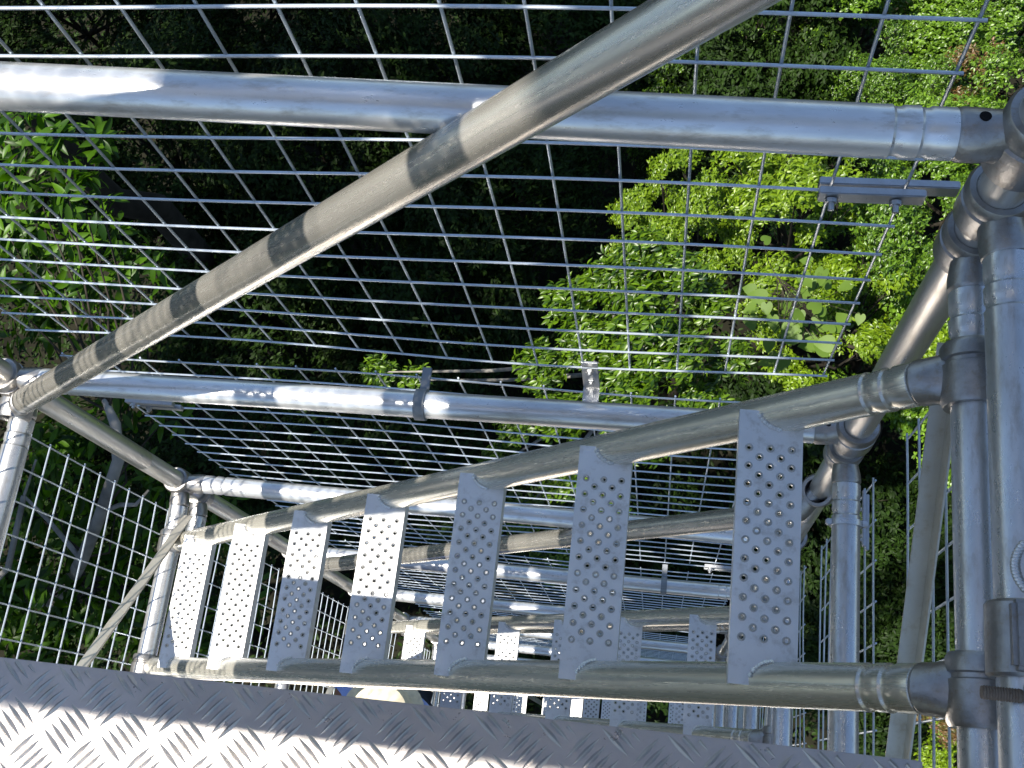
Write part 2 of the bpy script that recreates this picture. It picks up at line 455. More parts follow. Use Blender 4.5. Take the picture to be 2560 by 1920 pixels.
# ------------------------------------------------------------------ stair flights
YF, YN = .440, .109
XS0, ZS0, SL = .2975, -1.152, 1.013
def axis_z(x): return ZS0 - SL*(XS0-x)
sd = V((-1, 0, -SL)).normalized()
TX = [.0800, -.1350, -.3530, -.5720, -.7900, -1.0070, -1.2300]
PW = .078          # tread width
PLATE_UP = .0575
def tread_mesh(xl):
    """perforated channel tread; left edge xl"""
    zt = axis_z(xl) + PLATE_UP; y0, y1 = YN-.004, YF-.001
    x0, x1 = xl, xl+PW
    bm = bmesh.new()
    edges = []
    def loop(pts):
        vs = [bm.verts.new(p) for p in pts]
        for a, b in zip(vs, vs[1:]+vs[:1]): edges.append(bm.edges.new((a, b)))
    loop([(x0, y0, zt), (x1, y0, zt), (x1, y1, zt), (x0, y1, zt)])
    holes = []
    n = 11; ys = [YN+.050 + (YF-YN-.100)*i/(n-1) for i in range(n)]
    for i, y in enumerate(ys):
        for fx in (.17, .5, .83): holes.append((x0+PW*fx, y))
        if i < n-1:
            for fx in (.335, .665): holes.append((x0+PW*fx, (y+ys[i+1])/2))
    rh = .0024
    for hx, hy in holes: loop([(hx+rh*math.cos(2*PI*i/10), hy+rh*math.sin(2*PI*i/10), zt) for i in range(10)])
    bmesh.ops.triangle_fill(bm, edges=edges, use_beauty=True)
    for f in bm.faces:
        f.normal_update()
        if f.normal.z < 0: f.normal_flip()
    ext = bmesh.ops.extrude_face_region(bm, geom=bm.faces[:])
    # the copy becomes the top, 2.5 mm up
    bmesh.ops.translate(bm, verts=[g for g in ext['geom'] if isinstance(g, bmesh.types.BMVert)], vec=(0, 0, .0025))
    bmesh.ops.recalc_face_normals(bm, faces=bm.faces[:])
    # raised collars
    n0 = len(bm.faces)
    for hx, hy in holes:
        lathe(bm, (hx, hy, zt+.0024), (0, 0, 1), [(.0003, .0052), (.0004, .0043), (.0014, .0039), (.0020, .0034), (.0008, rh)], 12, cap=False)
    bm.faces.ensure_lookup_table()
    for f in bm.faces[n0:]: f.material_index = 1
    # down-turned flanges
    for x in (x0+.0014, x1-.0014):
        box(bm, (x, (y0+y1)/2, zt-.0135), .0028, y1-y0-.001, .0262, None, .0006)
    return bm, zt+.0025
def weld(bm, x0, x1, yc, sgn, zt, npt=16):
    """string of weld blobs along the cut where the sloping stringer pierces the plate"""
    # points of plate plane on the tube surface: distance from axis line = R0
    pts = []
    for i in range(npt+1):
        x = x0 + (x1-x0)*i/npt
        h = (zt - axis_z(x))*math.cos(math.atan(SL))     # height above axis measured square to it
        if abs(h) < R0: pts.append(V((x, yc + sgn*math.sqrt(R0*R0-h*h), zt+.0008)))
    for i, p in enumerate(pts[:-1]):
        q = pts[i+1]
        for s in (0,):
            c = p.lerp(q, s)
            b2 = bmesh.new(); bmesh.ops.create_icosphere(b2, subdivisions=1, radius=random.uniform(.0036, .0048))
            bmesh.ops.translate(b2, verts=b2.verts, vec=c); merge(bm, b2)
    if not pts:
        b2 = bmesh.new(); bmesh.ops.create_icosphere(b2, subdivisions=2, radius=.004)
        bmesh.ops.translate(b2, verts=b2.verts, vec=(x1, yc, zt)); merge(bm, b2)
def make_flight(label):
    t = empty('stair_flight', (XS0, (YF+YN)/2, ZS0), label, 'stair', 'stair flights stacked inside the tower')
    for y in (YF, YN):
        A = V((XS0, y, ZS0)) + sd*.045; B = V((-1.325, y, axis_z(-1.325))) - sd*.03
        bm = bmesh.new(); tube(bm, A, B, fb=False, seg=40); s = obj('stringer', bm, M_STR, t)
        bm = bmesh.new(); claw(bm, A, (.3177, y, Z1-.2125), (0, 1, 0), sleeve=.036, ro=.0355, d0=-sd); obj('hook', bm, M_CAST, s)
        bm = bmesh.new(); claw(bm, B, (-1.331, y, zR(3)+.062), (0, 1, 0), sleeve=.03, ro=.034, d0=sd); obj('hook', bm, M_CAST, s)
    for xl in TX:
        bm, zt = tread_mesh(xl); tr = obj('tread', bm, M_TREAD, t, angle=25); tr.data.materials.append(M_COLLAR)
        for y, sg in ((YF, -1), (YN, 1)):
            bm = bmesh.new(); weld(bm, xl+PW*.28, xl+PW*.66, y, sg, zt, 9); obj('weld_bead', bm, M_WELD, tr)
    return t
FL = {}
FL[0] = make_flight('nearest stair flight of seven perforated treads between two round stringers')
for m, lab in ((-1, 'stair flight above the frame'), (-2, 'stair flight highest above the frame'), (1, 'second stair flight down, seen through the gaps of the nearest flight'),
               (2, 'third stair flight down, small in the gaps near the chequer plate'), (3, 'fourth stair flight down, smallest in view')):
    c = copy_tree(FL[0]); c.location.z -= LOFF*m; c['label'] = lab; FL[m] = c

# ------------------------------------------------------------------ chequer plate platforms
def chequer(bm, x0, x1, y0, y1, z, s=.0415):
    nb = 5; ln = s*.82; pit = s/nb
    c45 = math.sqrt(.5)
    n = int(2/s)
    for i in range(-n, n):
        for j in range(-n, n):
            cx = (i+j)*s*c45 + .006; cy = (i-j)*s*c45 + .004
            if not (x0-.03 < cx < x1+.03 and y0-.03 < cy < y1+.03): continue
            a = math.radians(45 if (i+j) % 2 == 0 else -45)
            a += math.radians(4)
            u = V((math.cos(a), math.sin(a), 0)); w = V((-u.y, u.x, 0))
            for b in range(nb):
                c = V((cx, cy, z)) + w*((b-2)*pit)
                prof = [(-1, .0), (-.75, .38), (-.35, .85), (0, 1), (.35, .85), (.75, .38), (1, .0)]
                L, Rr, Tp = [], [], []
                ok = True
                for t, k in prof:
                    p = c + u*(t*ln/2)
                    hw = .0023*k + .00015
                    L.append(p + w*hw); Rr.append(p - w*hw); Tp.append(p + V((0, 0, .0025*k+.0001)))
                    if not (x0+.001 < p.x < x1-.001 and y0+.001 < p.y < y1-.0012): ok = False
                if not ok:
                    # keep the part of the bar that lies on the plate
                    keep = [q for q in range(7) if x0+.001 < Tp[q].x < x1-.001 and y0+.001 < Tp[q].y < y1-.0012]
                    if len(keep) < 3: continue
                    L = [L[q] for q in keep]; Rr = [Rr[q] for q in keep]; Tp = [Tp[q] for q in keep]
                l = [bm.verts.new(p) for p in L]; r = [bm.verts.new(p) for p in Rr]; tp = [bm.verts.new(p) for p in Tp]
                for q in range(len(l)-1):
                    bm.faces.new((l[q+1], l[q], tp[q], tp[q+1])); bm.faces.new((tp[q+1], tp[q], r[q], r[q+1]))
ZP = -1.02
SX, SY = .34, .226
def platform(label):
    x0, x1, y0, y1 = -1.37, .2295, -.005-1.9038*SY, .0335
    t = empty('deck_platform', (x1, y1, ZP), label, 'platform', 'chequer plate platforms of the tower')
    bm = bmesh.new(); box(bm, ((x0+x1)/2, (y0+y1)/2, ZP-.0015), x1-x0, y1-y0, .003, None, .0008)
    chequer(bm, x0, x1, y0, y1, ZP)
    obj('deck_plate', bm, M_PLATE, t, angle=25)
    for y in (y0+.02, y1-.02):
        bm = bmesh.new(); box(bm, ((x0+x1)/2, y, ZP-.033), x1-x0-.002, .03, .058, None, .002); obj('side_rail', bm, M_TUBE, t)
    for x in (x0+.12, x1-.12):
        bm = bmesh.new(); box(bm, (x, (y0+y1)/2, ZP-.024), .04, y1-y0-.078, .036, None, .002); obj('cross_bearer', bm, M_TUBE, t)
    return t
P0 = platform('sunlit chequer plate platform along the bottom of the photo')
for m, lab in ((-2, 'platform two stair flights above the near one'), (-1, 'platform one stair flight above the near one'),
               (1, 'chequer plate platform one stair flight below the near one'), (2, 'chequer plate platform two stair flights below, where a person stands')):
    c = copy_tree(P0); c.location.z -= LOFF*m; c['label'] = lab

# ------------------------------------------------------------------ clamp on the near right tube
def clamp():
    cx, cz, cy = .330, -1.063, .150
    t = empty('swivel_clamp', (cx, cy, cz), 'cast clamp with a rusty bolt on the thick tube at the right edge', 'clamp')
    bm = bmesh.new()
    lathe(bm, (cx, cy+.034, cz), (0, -1, 0), [(0, R0+.0006), (0, R0+.006), (.003, R0+.0085), (.066, R0+.0085), (.069, R0+.006), (.069, R0+.0006)], 36, closed=True)
    box(bm, (cx-.004, cy+.0, cz+.036), .036, .062, .016, None, .004)
    obj('half_shell', bm, M_CAST, t)
    bm = bmesh.new()   # second, crossing shell for the tube that leaves to the right
    lathe(bm, (cx+.046, cy+.004, cz+.040), (0, 0, 1), [(-.03, .0262), (-.03, .0345), (-.026, .036), (.026, .036), (.03, .0345), (.03, .0262)], 36, closed=True)
    obj('half_shell', bm, M_CAST, t)
    bm = bmesh.new(); lathe(bm, (cx-.046, cy-.052, cz+.026), (1, 0, 0), [(0, .0058)]+[(.001+.0012*i, .0064 if i % 2 else .0054) for i in range(26)]+[(.034, .0058)], 14)
    obj('bolt', bm, M_RUST, t)
    bm = bmesh.new(); lathe(bm, (cx-.010, cy-.052, cz+.026), (1, 0, 0), [(0, .010), (.001, .0115), (.011, .0115), (.012, .010)], 6)
    obj('nut', bm, M_STEEL, t)
clamp()
bm = bmesh.new()
A = V((.392, .154, -1.30)); lathe(bm, A, (0, 0, 1), [(0, R0), (1.6, R0)], 32)
tag(obj('rail_post', bm, M_TUBEZ, origin=A), 'tube cut by the right edge of the photo beside the bolted clamp', 'scaffold tube')
# welded stub on the clamp tube
bm = bmesh.new(); lathe(bm, (.338, .214, -1.046), (1, .10, .75), [(0, R0*.8), (.30, R0*.8)], 32)
ws = tag(obj('welded_stub', bm, M_DIAG, origin=(.338, .214, -1.046)), 'welded stub leaving the thick right tube above the clamp', 'scaffold tube')
bm = bmesh.new()
for i in range(15):
    u = (i-7)/7
    c = V((.3175 + .008*u*u, .214 + .0215*u, -1.0405 + .002*u*u))
    b2 = bmesh.new(); bmesh.ops.create_icosphere(b2, subdivisions=2, radius=.0050); bmesh.ops.scale(b2, vec=(1.0, .62, .8), verts=b2.verts)
    bmesh.ops.translate(b2, verts=b2.verts, vec=c); merge(bm, b2)
obj('weld_bead', bm, M_WELD, ws)


# ------------------------------------------------------------------ person on the platform two flights down
def skin_mesh(name, nodes, edges, mat, parent, sub=2, root=0):
    me = bpy.data.meshes.new(name); off = world_loc(parent)
    me.from_pydata([tuple(V(n[0])-off) for n in nodes], edges, [])
    o = bpy.data.objects.new(name, me); COL.objects.link(o)
    sk = o.modifiers.new('s', 'SKIN'); sk.use_smooth_shade = True
    for i, n in enumerate(nodes):
        r = n[1]; me.skin_vertices[0].data[i].radius = r if hasattr(r, '__len__') else (r, r)
        me.skin_vertices[0].data[i].use_root = (i == root)
    sb = o.modifiers.new('d', 'SUBSURF'); sb.levels = sb.render_levels = sub
    dg = bpy.context.evaluated_depsgraph_get(); dg.update()
    m2 = bpy.data.meshes.new_from_object(o.evaluated_get(dg))
    bpy.data.objects.remove(o)
    for p in m2.polygons: p.use_smooth = True
    m2.name = name; m2.materials.clear(); m2.materials.append(mat)
    o = bpy.data.objects.new(name, m2); COL.objects.link(o); o.parent = parent
    return o
def person(px, py, zf):
    """standing, seen from above, looking down the stairs (towards +x), right hand on the stringer"""
    t = empty('person', (px, py, zf), 'person in blue shirt and cream hat, glimpsed far below beside the chequer plate edge', 'person')
    ca, sa = math.cos(-.75), math.sin(-.75)
    q = lambda x, y, z: V((px+x*ca-y*sa, py+x*sa+y*ca, zf+z))
    n = []; e = []
    def add(p, r, par=None):
        n.append((p, r)); i = len(n)-1
        if par is not None: e.append((par, i))
        return i
    pel = add(q(0, 0, .92), (.15, .11)); wa = add(q(.0, .0, 1.08), (.13, .095), pel); ch = add(q(.01, .03, 1.28), (.16, .105), wa)
    nk = add(q(.02, .05, 1.45), .055, ch); hd = add(q(.03, .07, 1.53), (.072, .085), nk); ht = add(q(.03, .07, 1.63), (.07, .085), hd)
    for s in (-1, 1):
        sh = add(q(.17*s, .04, 1.39), .062, ch); el = add(q(.25*s, .02, 1.12), .044, sh); wr = add(q(.262*s, .03, .88), .029, el)
        pm = add(q(.265*s, .035, .81), (.018, .036), wr)
        for j in range(4):
            f0 = add(q(.266*s, .035+(j-1.5)*.019, .765), .0095, pm); f1 = add(q(.262*s, .036+(j-1.5)*.020, .735-.006*(1.5-abs(j-1.5))), .0085, f0); add(q(.250*s, .036+(j-1.5)*.02, .712), .0075, f1)
        th = add(q(.258*s, .075, .80), .010, pm); add(q(.252*s, .088, .77), .0085, th)
    for s in (-1, 1):
        hp = add(q(.10*s, -.03, .86), .09, pel); kn = add(q(.11*s, -.07, .49), .06, hp); an = add(q(.115*s, -.17, .08), .040, kn); add(q(.13*s, -.03, .035), (.040, .028), an)
    skin_mesh('body', n, e, M_SKIN, t)
    n2 = [(q(0, 0, .88), (.165, .125)), (q(0, 0, 1.08), (.15, .115)), (q(.01, .03, 1.28), (.18, .125)), (q(.02, .045, 1.42), .075)]
    e2 = [(0, 1), (1, 2), (2, 3)]
    for s in (-1, 1):
        n2 += [(q(.17*s, .04, 1.39), .080), (q(.225*s, .055, 1.24), .066)]; e2 += [(2, len(n2)-2), (len(n2)-2, len(n2)-1)]
    skin_mesh('shirt', n2, e2, M_SHIRT, t)
    n3 = [(q(0, 0, .93), (.16, .12))]; e3 = []
    for s in (-1, 1):
        n3 += [(q(.10*s, -.03, .84), .10), (q(.11*s, -.07, .49), .075), (q(.115*s, -.165, .12), .06)]; k = len(n3); e3 += [(0, k-3), (k-3, k-2), (k-2, k-1)]
    skin_mesh('trousers', n3, e3, M_TROUS, t)
    bm = bmesh.new(); lathe(bm, q(.03, .07, 1.60), (.08, .08, 1), [(-.012, .128), (-.004, .130), (.004, .10), (.03, .095), (.085, .085), (.11, .05), (.115, .005)], 28)
    obj('hat', bm, M_HAT, t)
    bm = bmesh.new()   # face: nose, brow, ears, mouth
    fc = q(.03, .155, 1.53)
    for c, r, sc in ((fc+V((0, .012, -.005)), .016, (.8, 1.1, 1.5)), (q(.03-.085, .07, 1.54), .026, (.45, .8, 1.2)), (q(.03+.085, .07, 1.54), .026, (.45, .8, 1.2)), (fc+V((0, -.004, -.045)), .02, (1.2, .4, .35)), (fc+V((-.03, -.012, .03)), .012, (1.2, .6, .6)), (fc+V((.03, -.012, .03)), .012, (1.2, .6, .6))):
        b2 = bmesh.new(); bmesh.ops.create_icosphere(b2, subdivisions=2, radius=r); bmesh.ops.scale(b2, vec=sc, verts=b2.verts); bmesh.ops.translate(b2, verts=b2.verts, vec=c); merge(bm, b2)
    obj('face', bm, M_SKIN, t)
person(-.88, .03, -1.12 - LOFF*2 + .002)

# ------------------------------------------------------------------ vegetation
def at(px, py, z):
    d = V(((px-1280)/F, (py-960)/F, 1.0))
    w_ = V((RC[0][0], RC[0][1], RC[0][2]))*d.x + V((RC[1][0], RC[1][1], RC[1][2]))*d.y + V((RC[2][0], RC[2][1], RC[2][2]))*d.z
    return w_*(z/w_.z)

def norm(a): return a/np.maximum(np.linalg.norm(a, axis=1, keepdims=True), 1e-9)
LEAFSHAPES = {'lance': ((.0, .0), (.30, .17), (.68, .15), (1, 0)), 'oval': ((0, 0), (.30, .25), (.70, .23), (1, 0)), 'heart': ((.0, .0), (.06, .46), (.62, .40), (1, 0))}
def leaves_mesh(name, pos, dirs, ups, lens, shape, mat, fold=.25, curl=.22):
    n = len(pos); sh = LEAFSHAPES[shape]
    side = norm(np.cross(dirs, ups)); up = np.cross(side, dirs)
    Lc = lens[:, None]
    v = np.zeros((n, 8, 3))
    c = [(0, 0), (.36, -.02), (.70, -.07), (1, -.22)]
    for i, (t, h) in enumerate(c): v[:, i] = pos + dirs*Lc*t + up*Lc*h*(curl/.22)
    for i, q in enumerate((1, 2)):
        t, wd = sh[q]; h = c[q][1]*(curl/.22)
        v[:, 4+i*2] = pos + dirs*Lc*t + side*Lc*wd + up*Lc*(h+fold*wd)
        v[:, 5+i*2] = pos + dirs*Lc*t - side*Lc*wd + up*Lc*(h+fold*wd)
    f = np.array([[0, 4, 1, 1], [0, 1, 5, 5], [1, 4, 6, 2], [1, 2, 7, 5], [2, 6, 3, 3], [2, 3, 7, 7]])
    tri = [[0, 4, 1], [0, 1, 5], [2, 6, 3], [2, 3, 7]]; quad = [[1, 4, 6, 2], [1, 2, 7, 5]]
    me = bpy.data.meshes.new(name)
    me.vertices.add(n*8); me.vertices.foreach_set('co', v.reshape(-1).astype(np.float32))
    base = np.arange(n)*8
    loops = np.concatenate([np.concatenate([base[:, None]+np.array(t) for t in tri], axis=1), np.concatenate([base[:, None]+np.array(q) for q in quad], axis=1)], axis=1).reshape(-1)
    tot = np.tile(np.array([3, 3, 3, 3, 4, 4]), n)
    st = np.concatenate([[0], np.cumsum(tot)[:-1]])
    me.loops.add(len(loops)); me.loops.foreach_set('vertex_index', loops.astype(np.int32))
    me.polygons.add(len(tot)); me.polygons.foreach_set('loop_start', st.astype(np.int32)); me.polygons.foreach_set('loop_total', tot.astype(np.int32))
    me.update(calc_edges=True); me.validate()
    me.materials.append(mat)
    return me

HI = {'lance': [(0, .0), (.14, .075), (.34, .145), (.55, .15), (.76, .10), (.90, .045), (1, 0)], 'oval': [(0, 0), (.10, .10), (.28, .195), (.50, .21), (.72, .15), (.88, .06), (1, 0)]}
def leaves_hi(name, pos, dirs, ups, lens, shape, mat, fold=.3, curl=.26):
    n = len(pos); st = HI[shape]
    side = norm(np.cross(dirs, ups)); up = np.cross(side, dirs); Lc = lens[:, None]
    cols = []
    for k, (t, w_) in enumerate(st):
        h = .06*t - curl*t*t
        m = pos + dirs*Lc*t + up*Lc*h
        cols.append(m)
        if 0 < k < len(st)-1:
            cols.append(m + side*Lc*w_ + up*Lc*fold*w_); cols.append(m - side*Lc*w_ + up*Lc*fold*w_)
    v = np.stack(cols, 1); nv = v.shape[1]; ni = len(st)-2
    M = lambda k: 0 if k == 0 else (1+3*(k-1) if k <= ni else 1+3*ni)
    faces = [[0, M(1)+1, M(1)], [0, M(1), M(1)+2]]
    for k in range(1, ni): faces += [[M(k), M(k)+1, M(k+1)+1, M(k+1)], [M(k), M(k+1), M(k+1)+2, M(k)+2]]
    faces += [[M(ni), M(ni)+1, M(ni+1)], [M(ni), M(ni+1), M(ni)+2]]
    me = bpy.data.meshes.new(name)
    me.vertices.add(n*nv); me.vertices.foreach_set('co', v.reshape(-1).astype(np.float32))
    flat = np.array([i for f in faces for i in f]); sz = np.array([len(f) for f in faces])
    loops = ((np.arange(n)*nv)[:, None] + flat[None]).reshape(-1); tot = np.tile(sz, n)
    me.loops.add(len(loops)); me.loops.foreach_set('vertex_index', loops.astype(np.int32))
    me.polygons.add(len(tot)); me.polygons.foreach_set('loop_start', np.concatenate([[0], np.cumsum(tot)[:-1]]).astype(np.int32)); me.polygons.foreach_set('loop_total', tot.astype(np.int32))
    me.update(calc_edges=True); me.validate()
    me.polygons.foreach_set('use_smooth', np.ones(len(tot), bool))
    me.materials.append(mat)
    return me

def crown(name, clumps, dens, leaf, shape, mat, per=8, seed=1, upb=.5, droop=.25, inner=.3, cut=None, hi=False):
    """clumps: (centre, radius); dens: twigs per square metre of clump surface"""
    g = np.random.default_rng(seed)
    P, DR, U, LN = [], [], [], []
    for c, r in clumps:
        n = max(6, int(dens*4*PI*r*r))
        u = norm(g.normal(size=(n, 3))); u[:, 2] = np.where(u[:, 2] < -.35, -u[:, 2], u[:, 2])
        rad = r*(g.uniform(.62, 1.08, size=(n, 1))**1.0)
        ins = g.random((n, 1)) < inner; rad = np.where(ins, rad*g.uniform(.3, .8, size=(n, 1)), rad)
        p = np.array(c)[None] + u*rad*np.array([1, 1, .8])[None]
        ax = norm(u*.7 + np.array([0, 0, upb])[None] + g.normal(size=(n, 3))*.35)
        for j in range(per):
            ph = 2*PI*j/per + g.uniform(0, 6.28, size=(n, 1))*.25 + j*2.4
            a = norm(np.cross(ax, np.array([[.31, .82, .47]]))); b = np.cross(ax, a)
            rd = a*np.cos(ph) + b*np.sin(ph)
            dv = norm(rd + ax*g.uniform(-.1, .8, size=(n, 1)) - np.array([0, 0, droop])[None] + g.normal(size=(n, 3))*.18)
            P.append(p - ax*leaf*g.uniform(0, 1.3, size=(n, 1))*(j/per) + dv*leaf*.08); DR.append(dv); U.append(norm(ax + g.normal(size=(n, 3))*.25)); LN.append(leaf*g.uniform(.65, 1.2, size=n))
    P, DR, U, LN = np.concatenate(P), np.concatenate(DR), np.concatenate(U), np.concatenate(LN)
    if cut is not None:
        k = cut(P); P, DR, U, LN = P[k], DR[k], U[k], LN[k]
    return (leaves_hi if hi else leaves_mesh)(name, P, DR, U, LN, shape, mat)

def rand_clumps(R, hz, n, seed, rmin=.22, rmax=.42, top=.0):
    g = random.Random(seed); out = []
    while len(out) < n:
        a = g.uniform(0, 2*PI); q = math.sqrt(g.random()); z = g.uniform(-.6, 1)
        x, y = R*.78*q*math.cos(a), R*.78*q*math.sin(a)
        zz = hz*(z*.5 + (1-q*q)*.6 - .2)
        out.append(((x, y, zz), R*g.uniform(rmin, rmax)))
    return out

def trunk_mesh(name, clumps, h, r, mat, seed=1):
    """trunk from -h up to the crown with limbs to the clumps (crown centre is the origin)"""
    g = random.Random(seed); bm = bmesh.new()
    lean = g.uniform(-.4, .4)
    pts = [V((lean*(1-t)*1.2+.15*math.sin(5*t), .3*math.sin(3*t+lean), -h+(h+.2)*t)) for t in [i/9 for i in range(10)]]
    pts[0] = V((0, 0, -h)); 
    poly_tube(bm, pts, [r*(1.35-1.0*(i/9)**.8) for i in range(10)], 9)
    for c, cr in clumps[:14]:
        s = pts[g.choice((6, 7, 8))]; e = V(c); m = s.lerp(e, .5) + V((g.uniform(-.2, .2), g.uniform(-.2, .2), -.25))
        poly_tube(bm, [s, m, e], [r*.42, r*.28, r*.08], 6)
        for _ in range(3):
            q = e + V((g.uniform(-1, 1), g.uniform(-1, 1), g.uniform(-.2, 1)))*cr*.8
            poly_tube(bm, [m.lerp(e, .7), (m+q)/2+V((0, 0, .05)), q], [r*.12, r*.09, r*.03], 5)
    me = bpy.data.meshes.new(name); bm.to_mesh(me); bm.free(); finish(me, 60); me.materials.append(mat)
    return me

ZG = -27.8
KINDS = {}
def kind(key, R, hz, n, dens, leaf, shape, mat, per, seed, bark=M_BARKD, h=7, tr=.14, rr=(.22, .42), **kw):
    cl = rand_clumps(R, hz, n, seed, *rr)
    KINDS[key] = (crown('crown', cl, dens, leaf, shape, mat, per, seed, **kw), trunk_mesh('trunk', cl, h, tr, bark, seed), h)
kind('fine', 3.0, 3.4, 34, 46, .088, 'oval', M_LEAF_FINE, 8, 3, rr=(.13, .24))
kind('fine2', 2.7, 3.8, 32, 46, .088, 'lance', M_LEAF_FINE, 8, 4, rr=(.13, .25))
kind('yel', 2.0, 2.6, 26, 48, .10, 'lance', M_LEAF_YEL, 8, 5, h=6, tr=.09, rr=(.13, .24))
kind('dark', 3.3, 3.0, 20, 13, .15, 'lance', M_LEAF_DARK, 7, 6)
kind('red', 1.1, 1.0, 8, 26, .11, 'lance', M_LEAF_RED, 8, 8, h=6, tr=.07)

def tree(key, c, label, scale=1.0, rot=0.0, name='canopy_tree', group='trees below the tower', cat='tree'):
    cr, tk, h = KINDS[key]
    c = V(c)
    t = empty(name, c - V((0, 0, h*scale)), label, cat, group)
    t.scale = (scale,)*3; t.rotation_euler = (0, 0, rot)
    for nm, me in (('crown', cr), ('trunk', tk)):
        o = bpy.data.objects.new(nm, me); COL.objects.link(o); o.parent = t; o.location = (0, 0, h)
    # lengthen the trunk down to the ground
    bz = c.z - h*scale
    if bz > ZG+.3:
        bm = bmesh.new(); poly_tube(bm, [(c.x, c.y, ZG-.3), (c.x+.15, c.y-.1, (ZG+bz)/2), (c.x, c.y, bz+.02)], [.24*scale, .20*scale, .185*scale], 9)
        me = bpy.data.meshes.new('lower_trunk'); 
        bmesh.ops.translate(bm, verts=bm.verts, vec=-V(t.location)); bm.to_mesh(me); bm.free(); finish(me, 60); me.materials.append(M_BARKD)
        o = bpy.data.objects.new('lower_trunk', me); COL.objects.link(o); o.parent = t
        o.matrix_parent_inverse = Matrix.Identity(4); o.scale = (1/scale,)*3; o.rotation_euler = (0, 0, -rot)
    return t

SPEC = [
 # kind, px, py, z, scale, label
 ('fine', 2130, 60, -22.5, 1.05, 'sunlit small-leaved tree crown at the top, just left of the mesh edge'),
 ('fine2', 2250, 300, -21.5, .75, 'pale rounded sunlit crown above the right end of the highest ledger'),
 ('fine', 2540, 110, -22.5, 1.0, 'sunlit leafy crown in the top right corner of the photo'),
 ('red', 2440, 170, -19.5, .75, 'small reddish-brown leaved treetop near the top right corner'),
 ('fine2', 2440, 480, -21.0, 1.0, 'bright crown behind the joining bars, left of the right corner tube'),
 ('fine2', 2260, 640, -20.0, 1.0, 'bright crown right of the mesh edge, beside the slanting corner tube'),
 ('fine', 2330, 900, -22.0, 1.0, 'bright leafy crown seen through the right end mesh under the upper stringer'),
 ('yel', 1980, 520, -17.5, 1.0, 'yellow-green crown behind the upper right part of the wall mesh'),
 ('yel', 1700, 550, -17.0, .75, 'soft yellow-green treetop just above the nearest glossy tree'),
 ('dark', 1850, 330, -22.5, .85, 'half-shaded crown under the highest ledger, right of the diagonal brace'),
 ('fine2', 1600, 330, -23.0, .8, 'dim crown under the highest ledger where the diagonal brace crosses it'),
 ('yel', 2130, 820, -20.0, 1.0, 'bright yellowish crown between the wall mesh and the slanting corner tube'),
 ('dark', 1880, 110, -21.5, .9, 'dim green crown at the top, right of the diagonal brace'),
 ('dark', 1450, 90, -23.0, 1.0, 'dark crown at the top, left of the diagonal brace'),
 ('dark', 1050, 100, -22.0, 1.0, 'dark crown at the top centre behind the mesh'),
 ('dark', 640, 60, -22.5, 1.0, 'shaded crown at the top, between the left corner and the centre'),
 ('dark', 200, 60, -22.0, 1.0, 'shaded crown in the top left corner'),
 ('dark', 1250, 470, -22.5, .9, 'very dark crown below the sunlit diagonal brace, left of the glossy tree'),
 ('dark', 800, 430, -22.0, 1.0, 'dark crown between the highest ledger and the diagonal brace'),
 ('dark', 420, 400, -21.0, .95, 'dark crown right of the large-leaved tree, under the highest ledger'),
 ('dark', 1080, 760, -23.0, 1.0, 'black-green crown under the diagonal brace, above the clip-banded ledger'),
 ('dark', 640, 760, -22.5, .95, 'black-green crown behind the lower part of the diagonal brace'),
 ('dark', 1000, 1150, -23.5, 1.0, 'black-green crown behind the second wall mesh panel'),
 ('dark', 420, 1330, -22.0, 1.0, 'shaded crown far below, behind the left end mesh'),
 ('dark', 1900, 1250, -24.0, 1.0, 'shaded crown far below, between the nearest tread and the right end mesh'),
 ('dark', 1450, 1500, -24.0, 1.0, 'shaded crown straight below the stair flights'),
 ('yel', 2400, 1790, -25.0, .9, 'yellow-green treetop low at the right edge, under the near platform end'),
 ('dark', 2240, 1420, -25.0, .8, 'shaded crown far below behind the lower right end mesh'),
 ('dark', 2130, 1620, -25.5, .8, 'shaded crown far below, under the foot of the right end mesh'),
 ('red', 2330, 1800, -22.0, .6, 'reddish and green treetop low at the right, under the near platform end'),
]
gg = random.Random(11)
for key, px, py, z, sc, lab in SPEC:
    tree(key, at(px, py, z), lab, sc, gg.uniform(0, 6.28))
# unseen trees added out of frame to cast shade on the forest below
for (x, y, z, sc, lab) in ((-10.5, 2.0, -8.0, 1.55, 'added shade-casting tree left of the frame, nearest the tower'), (-10.5, 9.5, -7.0, 1.6, 'added shade-casting tree beyond the upper left corner of the frame'),
                       (-17.5, 5.0, -7.0, 1.6, 'added shade-casting tree far left of the frame'), (-18, 13.0, -8.0, 1.7, 'added shade-casting tree far beyond the upper left corner'),
                       (-8.0, 16.0, -8.0, 1.5, 'added shade-casting tree beyond the top edge of the frame'), (-7.2, -5.5, -9.0, 1.35, 'added shade-casting tree behind the viewer at the left'), (-3.7, -1.7, -5.0, .54, 'added shade-casting treetop low behind the viewer, out of frame'), (-7.0, -.4, -2.4, .85, 'added shade-casting treetop beside the left end of the tower, out of frame')):
    tree('dark', (x, y, z), lab, sc, gg.uniform(0, 6.28))

